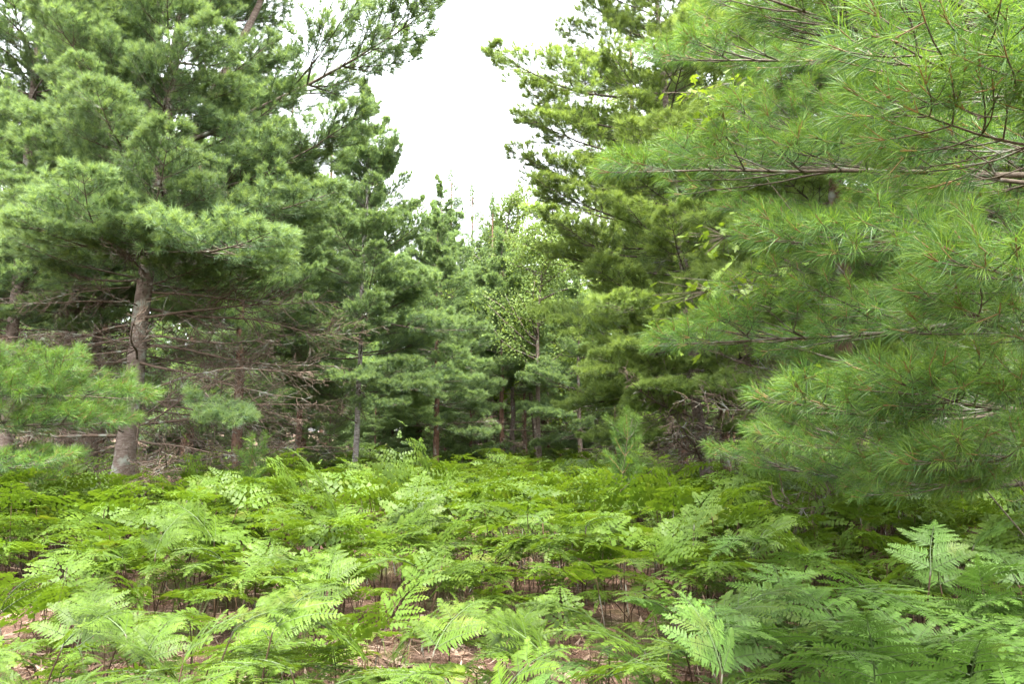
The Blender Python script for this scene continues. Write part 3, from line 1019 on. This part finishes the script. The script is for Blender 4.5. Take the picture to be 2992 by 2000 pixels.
# ------------------------------------------------------------------ young pines of the understorey and the wood beyond
YC = [mesh_from('crown', far_crown(950 + i, 10.0, 0.35, 3.3), MATS_MID) for i in range(1)]
ru = random.Random(12)
for i in range(64):
    D = ru.choice([23, 26, 29, 32, 36, 39, 45])
    px = -150 + 3300 * (i + ru.uniform(0, 1)) / 64
    x = X(px, D)
    H = ru.uniform(2.2, 4.6)
    if 1380 < px < 1560 and D < 32: continue
    if px < 950 and D < 30: continue
    root = link('young_pine', None, None, Matrix.Translation((x, D, float(gz(x, D)))))
    tag(root, 'low young pine of the dark understorey between the trunks', 'tree', 'young pines of the understorey')
    w = Matrix.LocRotScale(None, Quaternion((0, 0, 1), ru.uniform(0, 6.28)), Vector((H / 8, H / 8, H / 10)))
    link('trunk', FT, root, w)
    o = link('crown', YC[0], root, w)
    if px > 1750 and ru.random() < 0.6: olive(o)


def wood_tree(seed):
    """a rough far tree: big needle sprays from the ground up"""
    r = np.random.default_rng(seed)
    n = 270
    t = r.random(n) ** 0.8
    a = r.random(n) * 6.283
    rad = 3.2 * (1 - t) ** 0.7 * np.sqrt(r.random(n)) + 0.1
    P = np.stack([rad * np.cos(a), rad * np.sin(a), 0.2 + t * 9.8], -1)
    Dn = unit(np.stack([np.cos(a), np.sin(a), 0.35 + r.normal(0, .2, n)], -1))
    mb = MB()
    needles(mb, P, Dn, np.full(n, .5), r.random(n) * 0.8, 8, 0.5, 0.15, r, False, mat=0)
    return mb.arrays()


WT = [wood_tree(1000 + i) for i in range(3)]
wood = MB()
for i in range(44):
    px = -900 + 4800 * (i + ru.uniform(0.2, 0.8)) / 44
    D = ru.uniform(60, 74)
    gap = abs(px - 1390) < 420
    wd = ru.uniform(1.0, 1.5)
    wood.add_arrays(WT[i % 3], Matrix.LocRotScale(Vector((X(px, D), D, 0)), Quaternion((0, 0, 1), ru.uniform(0, 6.28)), Vector((wd, wd, ru.uniform(1.2, 1.6) if gap else ru.uniform(1.7, 2.2)))))
tag(link('far_wood', wood.mesh('far_wood', [M_needle])), 'dense far wood that closes the view behind the pines', 'wood', kind='stuff')

# ------------------------------------------------------------------ far deciduous trees with pale leaves
def broadleaf(name, label, px, D, H, Rc, zb, nleaf, size, seed, mat, bark, group=None):
    r = np.random.default_rng(seed)
    x = X(px, D)
    root = link(name, None, None, Matrix.Translation((x, D, float(gz(x, D)))))
    tag(root, label, 'tree', group)
    mb = MB()
    pts = walk(np.array([0, 0, -0.1]), np.array([0, 0, 1.0]), H * 0.93, 10, np.array([r.normal(0, .1), 0, 0]), 0.03, r)
    tube(mb, pts, np.linspace(0.011 * H, 0.015, 11), 9)
    link('trunk', mb.mesh('trunk', [bark]), root)
    crown = link('crown', None, root)
    lb, wb_ = MB(), MB()
    C, Dn = [], []
    for k in range(46):
        s = r.uniform(zb / H, 0.97)
        p, d = along(pts, s)
        a = r.uniform(0, 6.283)
        L = Rc * (1 - ((s - zb / H) / (1 - zb / H)) ** 1.6 * 0.8) * r.uniform(0.5, 1.1)
        bp = walk(p, np.array([math.cos(a), math.sin(a), 0.5]), L, 6, np.array([0, 0, 0.3]), 0.12, r)
        tube(wb_, bp, np.linspace(0.035, 0.008, 7), 4)
        for q in range(nleaf // 46):
            c, dd = along(bp, r.uniform(0.25, 1.0))
            C.append(c + r.normal(0, 0.24, 3) * (0.5 + 0.3 * Rc / 3))
    C = np.array(C)
    n = len(C)
    d = unit(r.normal(0, 1, (n, 3)) + np.array([0, 0, -0.5]))
    sd_ = unit(np.cross(d, r.normal(0, 1, (n, 3)) + np.array([0, -0.8, 1.2])))
    sz = size * r.uniform(0.7, 1.2, (n, 1))
    v = np.stack([C, C + d * sz * .5 + sd_ * sz * .38, C + d * sz * .5 - sd_ * sz * .38, C + d * sz], 1).reshape(-1, 3)
    i = np.arange(n)[:, None] * 4
    f = np.concatenate([i + np.array([[0, 1, 2]]), i + np.array([[1, 3, 2]])])
    lb.add(v, f, 0, False, np.repeat(np.clip(r.normal(0.5, 0.25, n), 0, 1), 4))
    link('limbs', wb_.mesh('limbs', [bark]), crown)
    link('foliage', lb.mesh('foliage', [mat]), crown)['kind'] = 'stuff'


broadleaf('broadleaf_tree', 'pale leaved deciduous tree glinting in the gap beyond the clearing', 1570, 31, 10.9, 3.0, 3.0, 13800, 0.10, 61, M_birch_leaf, M_bark)
broadleaf('broadleaf_tree', 'pale yellow green deciduous tree in front of the gap, right of the close pair', 1575, 25.5, 9.0, 2.6, 3.6, 12000, 0.085, 66, M_birch_leaf, M_bark)
broadleaf('broadleaf_tree', 'small light green deciduous tree below the pale leaved one', 1440, 29, 7.6, 2.4, 2.0, 5000, 0.12, 62, M_maple, M_bark)
broadleaf('broadleaf_tree', 'deciduous tree with thin airy top at the bottom of the sky gap', 1385, 35, 14.6, 3.0, 3.0, 13800, 0.11, 63, M_birch_leaf, M_bark)
broadleaf('broadleaf_tree', 'pale deciduous tree far back under the lowest point of the sky', 1465, 46, 15.4, 3.4, 4.0, 7000, 0.17, 65, M_birch_leaf, M_bark)
broadleaf('broadleaf_tree', 'leafy light green sapling tree under the olive pine', 1730, 27, 7.0, 2.4, 1.5, 4500, 0.12, 64, M_maple, M_bark)

# ------------------------------------------------------------------ maple sapling with separate leaves
def maple_leaf(seed):
    r = np.random.default_rng(seed)
    out = [(0, 0), (.16, -.10), (.42, -.34), (.40, -.14), (.62, -.30), (.78, -.22), (.70, -.10), (1.0, 0), (.70, .10), (.78, .22), (.62, .30), (.40, .14), (.42, .34), (.16, .10)]
    v = [(x, y, -0.22 * x * x + 0.14 * abs(y) + r.normal(0, .015)) for x, y in out] + [(.35, 0, -0.03)]
    n = len(out)
    mb = MB()
    mb.add(np.array(v) , [(i, (i + 1) % n, n) for i in range(n)], 0, False, r.uniform(.3, .7))
    mb.add([(0, .006, 0), (0, -.006, 0), (-.5, 0, .05)], [(0, 1, 2)], 1)
    return mb.mesh('leaf', [M_maple, M_stalk_green])


ML = [maple_leaf(i) for i in range(4)]


def maple(label, base, clusters, seed, size):
    r = np.random.default_rng(seed)
    root = link('maple_sapling', None, None, Matrix.Translation(base))
    tag(root, label, 'maple')
    mb = MB()
    b = np.array(base)
    top = np.array(max((at(*c[:3]) for c in clusters), key=lambda p: p.z)) - b
    stem = walk(np.zeros(3), top, float(np.linalg.norm(top)) * 0.98, 10, np.zeros(3), 0.03, r)
    tube(mb, stem, np.linspace(0.007, 0.003, 11), 6)
    leaves = []
    for (px, py, D, rad, n) in clusters:
        c = np.array(at(px, py, D)) - b
        k = int(np.argmin(np.abs(stem[:, 2] - (c[2] - 0.25))))
        tw = np.linspace(0, 1, 6)[:, None] * (c - stem[k]) + stem[k] + np.vstack([np.zeros(3), r.normal(0, 0.03, (5, 3))])
        tube(mb, tw, np.linspace(0.008, 0.003, 6), 4)
        for q in range(int(n * 1.6)):
            p = c + r.normal(0, 1, 3) * np.array([rad, rad * 0.6, rad * 0.45])
            leaves.append(p)
            tube(mb, [c + (p - c) * 0.15, p], [0.0025, 0.0018], 3)
    link('stem', mb.mesh('stem', [M_bough_bark]), root)
    for p in leaves:
        s = size * r.uniform(0.7, 1.25)
        q = Quaternion((0, 0, 1), r.uniform(0, 6.283)) @ Quaternion((0, 1, 0), r.uniform(0.0, 0.75)) @ Quaternion((1, 0, 0), r.normal(0, .4))
        link('leaf', ML[int(r.integers(0, 4))], root, Matrix.LocRotScale(Vector(p), q, Vector((s, s, s))))


maple('bright maple sapling with broad leaves behind the near pine boughs', (X(3180, 6.0), 6.0, 0),
      [(2120, 690, 5.0, .16, 16), (2240, 660, 5.1, .14, 12), (2080, 850, 4.9, .17, 22), (2200, 830, 4.9, .18, 24), (2290, 800, 5.0, .12, 10),
       (2050, 970, 4.9, .12, 10), (2370, 1120, 5.2, .12, 12), (1990, 930, 5.0, .1, 6)], 71, 0.088)
maple('bright maple leaves high up at the edge of the near pine', (X(3220, 6.6), 6.6, 0),
      [(2040, 270, 5.6, .12, 14), (2075, 350, 5.6, .13, 16), (2130, 300, 5.7, .12, 10), (2150, 240, 5.7, .14, 12)], 72, 0.092)

# ------------------------------------------------------------------ pine saplings among the ferns
def sapling(label, px, D, H, w, seed, hue):
    r = np.random.default_rng(seed)
    x = X(px, D)
    root = link('pine_sapling', None, None, Matrix.Translation((x, D, float(gz(x, D)))))
    tag(root, label, 'sapling')
    pts = walk(np.array([0, 0, -.03]), np.array([0.05, 0, 1.0]), H * 0.9, 6, np.zeros(3), 0.03, r)
    mb = MB(); tube(mb, pts, np.linspace(0.008, 0.004, 7), 6)
    link('trunk', mb.mesh('trunk', [M_bough_bark]), root)
    cm = MB()
    SP, SD, SL, ST = [], [], [], []

    def leader(p, d, L, tint):
        q = walk(p, d, L, 5, np.array([0, 0, 0.5]), 0.05, r)
        tube(cm, q, np.linspace(0.005, 0.0025, 6), 5, 2 if L < 0.3 else 0)
        for t in np.arange(0.12, 1.0, 0.075 / L):
            a, b = along(q, t)
            SP.append(a); SD.append(b); SL.append(0.08); ST.append(tint + 0.25 * t)
        SP.append(q[-1]); SD.append(unit(q[-1] - q[-2])); SL.append(0.05); ST.append(1.0)

    leader(pts[-1], np.array([0.03, 0, 1.0]), H * 0.16, 0.6)
    for z in (0.42, 0.56, 0.70, 0.84, 0.97):
        p, d = along(pts, z)
        for q in range(6):
            a = r.uniform(0, 6.283)
            leader(p, np.array([math.cos(a), math.sin(a), r.uniform(0.5, 1.1)]), w * r.uniform(0.5, 1.0), 0.45)
    for t in np.arange(0.4, 1.0, 0.06):
        a, b = along(pts, t)
        SP.append(a); SD.append(b); SL.append(0.08); ST.append(0.6)
    needles(cm, SP, SD, SL, ST, 34, 0.10, 0.0036, r, True, droop=0.05)
    link('crown', cm.mesh('crown', [M_bough_bark, M_needle_near, M_shoot]), root)


sapling('small upright pine sapling with orange stem among the ferns', 1790, 9.6, 1.72, 0.36, 81, 'near')
sapling('tiny pine sapling in front of the dead branches', 735, 11.2, 1.45, 0.4, 82, 'mid')

# ------------------------------------------------------------------ dead brush hanging by the right-hand trunks
br = at(2290, 1256, 8.6)
brush = link('dead_brush', None, None, Matrix.Translation((br.x, br.y, 0)))
tag(brush, 'tangle of bare dead branches under the near pine boughs', 'brush')
for k, (a, b, c, d, D0, D1) in enumerate([(2440, 1120, 2190, 1140, 9.2, 8.3), (2420, 1160, 2240, 1180, 9.0, 8.2), (2400, 1290, 2240, 1130, 8.8, 8.4), (2380, 1310, 2200, 1200, 8.4, 8.6),
                                          (2430, 1080, 2170, 1080, 9.2, 8.6), (2350, 1250, 2190, 1100, 8.6, 8.8), (2320, 1330, 2250, 1130, 8.6, 8.7), (2400, 1240, 2180, 1250, 8.5, 8.0)]):
    aim((br.x, br.y, 0), at(a, b, D0), at(c, d, D1), DEAD[k % 5], 2.2, brush, roll=k * 0.9, name='branch')

# ------------------------------------------------------------------ litter: fallen needles, twigs, dry stalks and grass between the ferns
M_litter = leaf_mat('dry litter', [(0.0, (0.09, 0.05, 0.03)), (0.5, (0.18, 0.115, 0.08)), (1.0, (0.34, 0.26, 0.20))], trans=0.1, rough=0.8, spec=0.15)
rl = np.random.default_rng(55)
n = 34000
y = 2.6 + 9.5 * rl.random(n) ** 1.3
x = rl.uniform(-1, 1, n) * (0.70 * y + 0.3)
c = np.stack([x, y, gz(x, y) + 0.006 + 0.02 * rl.random(n)], -1)
d = unit(np.stack([rl.normal(0, 1, n), rl.normal(0, 1, n), rl.normal(0, .22, n)], -1))
sd_ = unit(np.cross(d, np.array([0, 0, 1.0]) + rl.normal(0, .4, (n, 3))))
ln = rl.uniform(0.04, 0.13, (n, 1)); wd = np.where(rl.random((n, 1)) < 0.12, 0.016, 0.0035)
v = np.stack([c - d * ln, c + sd_ * wd, c - sd_ * wd, c + d * ln], 1).reshape(-1, 3)
i = np.arange(n)[:, None] * 4
lm = MB()
lm.add(v, np.concatenate([i + np.array([[0, 1, 2]]), i + np.array([[1, 3, 2]])]), 0, False, np.repeat(rl.random(n), 4))
for k in range(900):                                   # last year's dry fern stalks, upright or broken over
    y_ = 2.7 + 8 * rl.random() ** 1.4
    x_ = rl.uniform(-1, 1) * (0.7 * y_ + .3)
    L = rl.uniform(0.15, 0.5)
    pts = walk(np.array([x_, y_, float(gz(x_, y_))]), np.array([rl.normal(0, .35), rl.normal(0, .35), 1.0]), L, 3, rl.normal(0, .4, 3), .05, rl)
    tube(lm, pts, [0.004, 0.0035, 0.003, 0.002], 3, 0, rl.random() * 0.6)
tag(link('needle_litter', lm.mesh('needle_litter', [M_litter])), 'fallen brown needles, twigs and dry stalks strewn on the floor', 'litter', kind='stuff')
gm = MB()
for k in range(2600):
    y_ = 2.7 + 9 * rl.random() ** 1.2
    x_ = rl.uniform(-1, 1) * (0.7 * y_ + .3)
    if math.sin(x_ * 1.9 + 1.0) * math.cos(y_ * 1.6) < 0.1:
        continue
    L = rl.uniform(0.08, 0.28)
    a = rl.uniform(0, 6.283)
    p = np.array([x_, y_, float(gz(x_, y_))]); o = np.array([math.cos(a), math.sin(a), 0.0]); s_ = np.array([-o[1], o[0], 0]) * 0.003
    m1 = p + np.array([0, 0, L * .6]) + o * L * .2
    gm.add([p - s_, p + s_, m1 + s_, m1 - s_, p + np.array([0, 0, L * .85]) + o * L * .6], [(0, 1, 2), (0, 2, 3), (3, 2, 4)], 0, False, rl.random())
tag(link('grass', gm.mesh('grass', [M_grass])), 'sparse thin grass between the fern stalks', 'grass', kind='stuff')
tb = ground_at(560, 1960)
tuft = MB()
for k in range(9):
    a = rl.uniform(0, 6.283); L = rl.uniform(0.35, 0.75); o = np.array([math.cos(a), math.sin(a), 0]) * rl.uniform(.1, .35)
    P = np.array([[o[0] * s_ ** 2 * L, o[1] * s_ ** 2 * L, L * (s_ - .25 * s_ * s_)] for s_ in np.linspace(0, 1, 6)])
    w_ = np.cross(o, [0, 0, 1]); w_ = w_ / np.linalg.norm(w_) * 0.006
    V = np.concatenate([[q - w_ * (1 - j / 5.2), q + w_ * (1 - j / 5.2)] for j, q in enumerate(P)])
    tuft.add(V, [f for j in range(5) for f in ((2 * j, 2 * j + 1, 2 * j + 3), (2 * j, 2 * j + 3, 2 * j + 2))], 0, False, 0.8)
tag(link('grass_tuft', tuft.mesh('grass_tuft', [M_grass]), None, Matrix.Translation(tb)), 'tall pale grass tuft among the foreground ferns', 'grass')
print('TRIS', sum(len(m.polygons) for m in bpy.data.meshes), 'OBJ', len(bpy.data.objects))
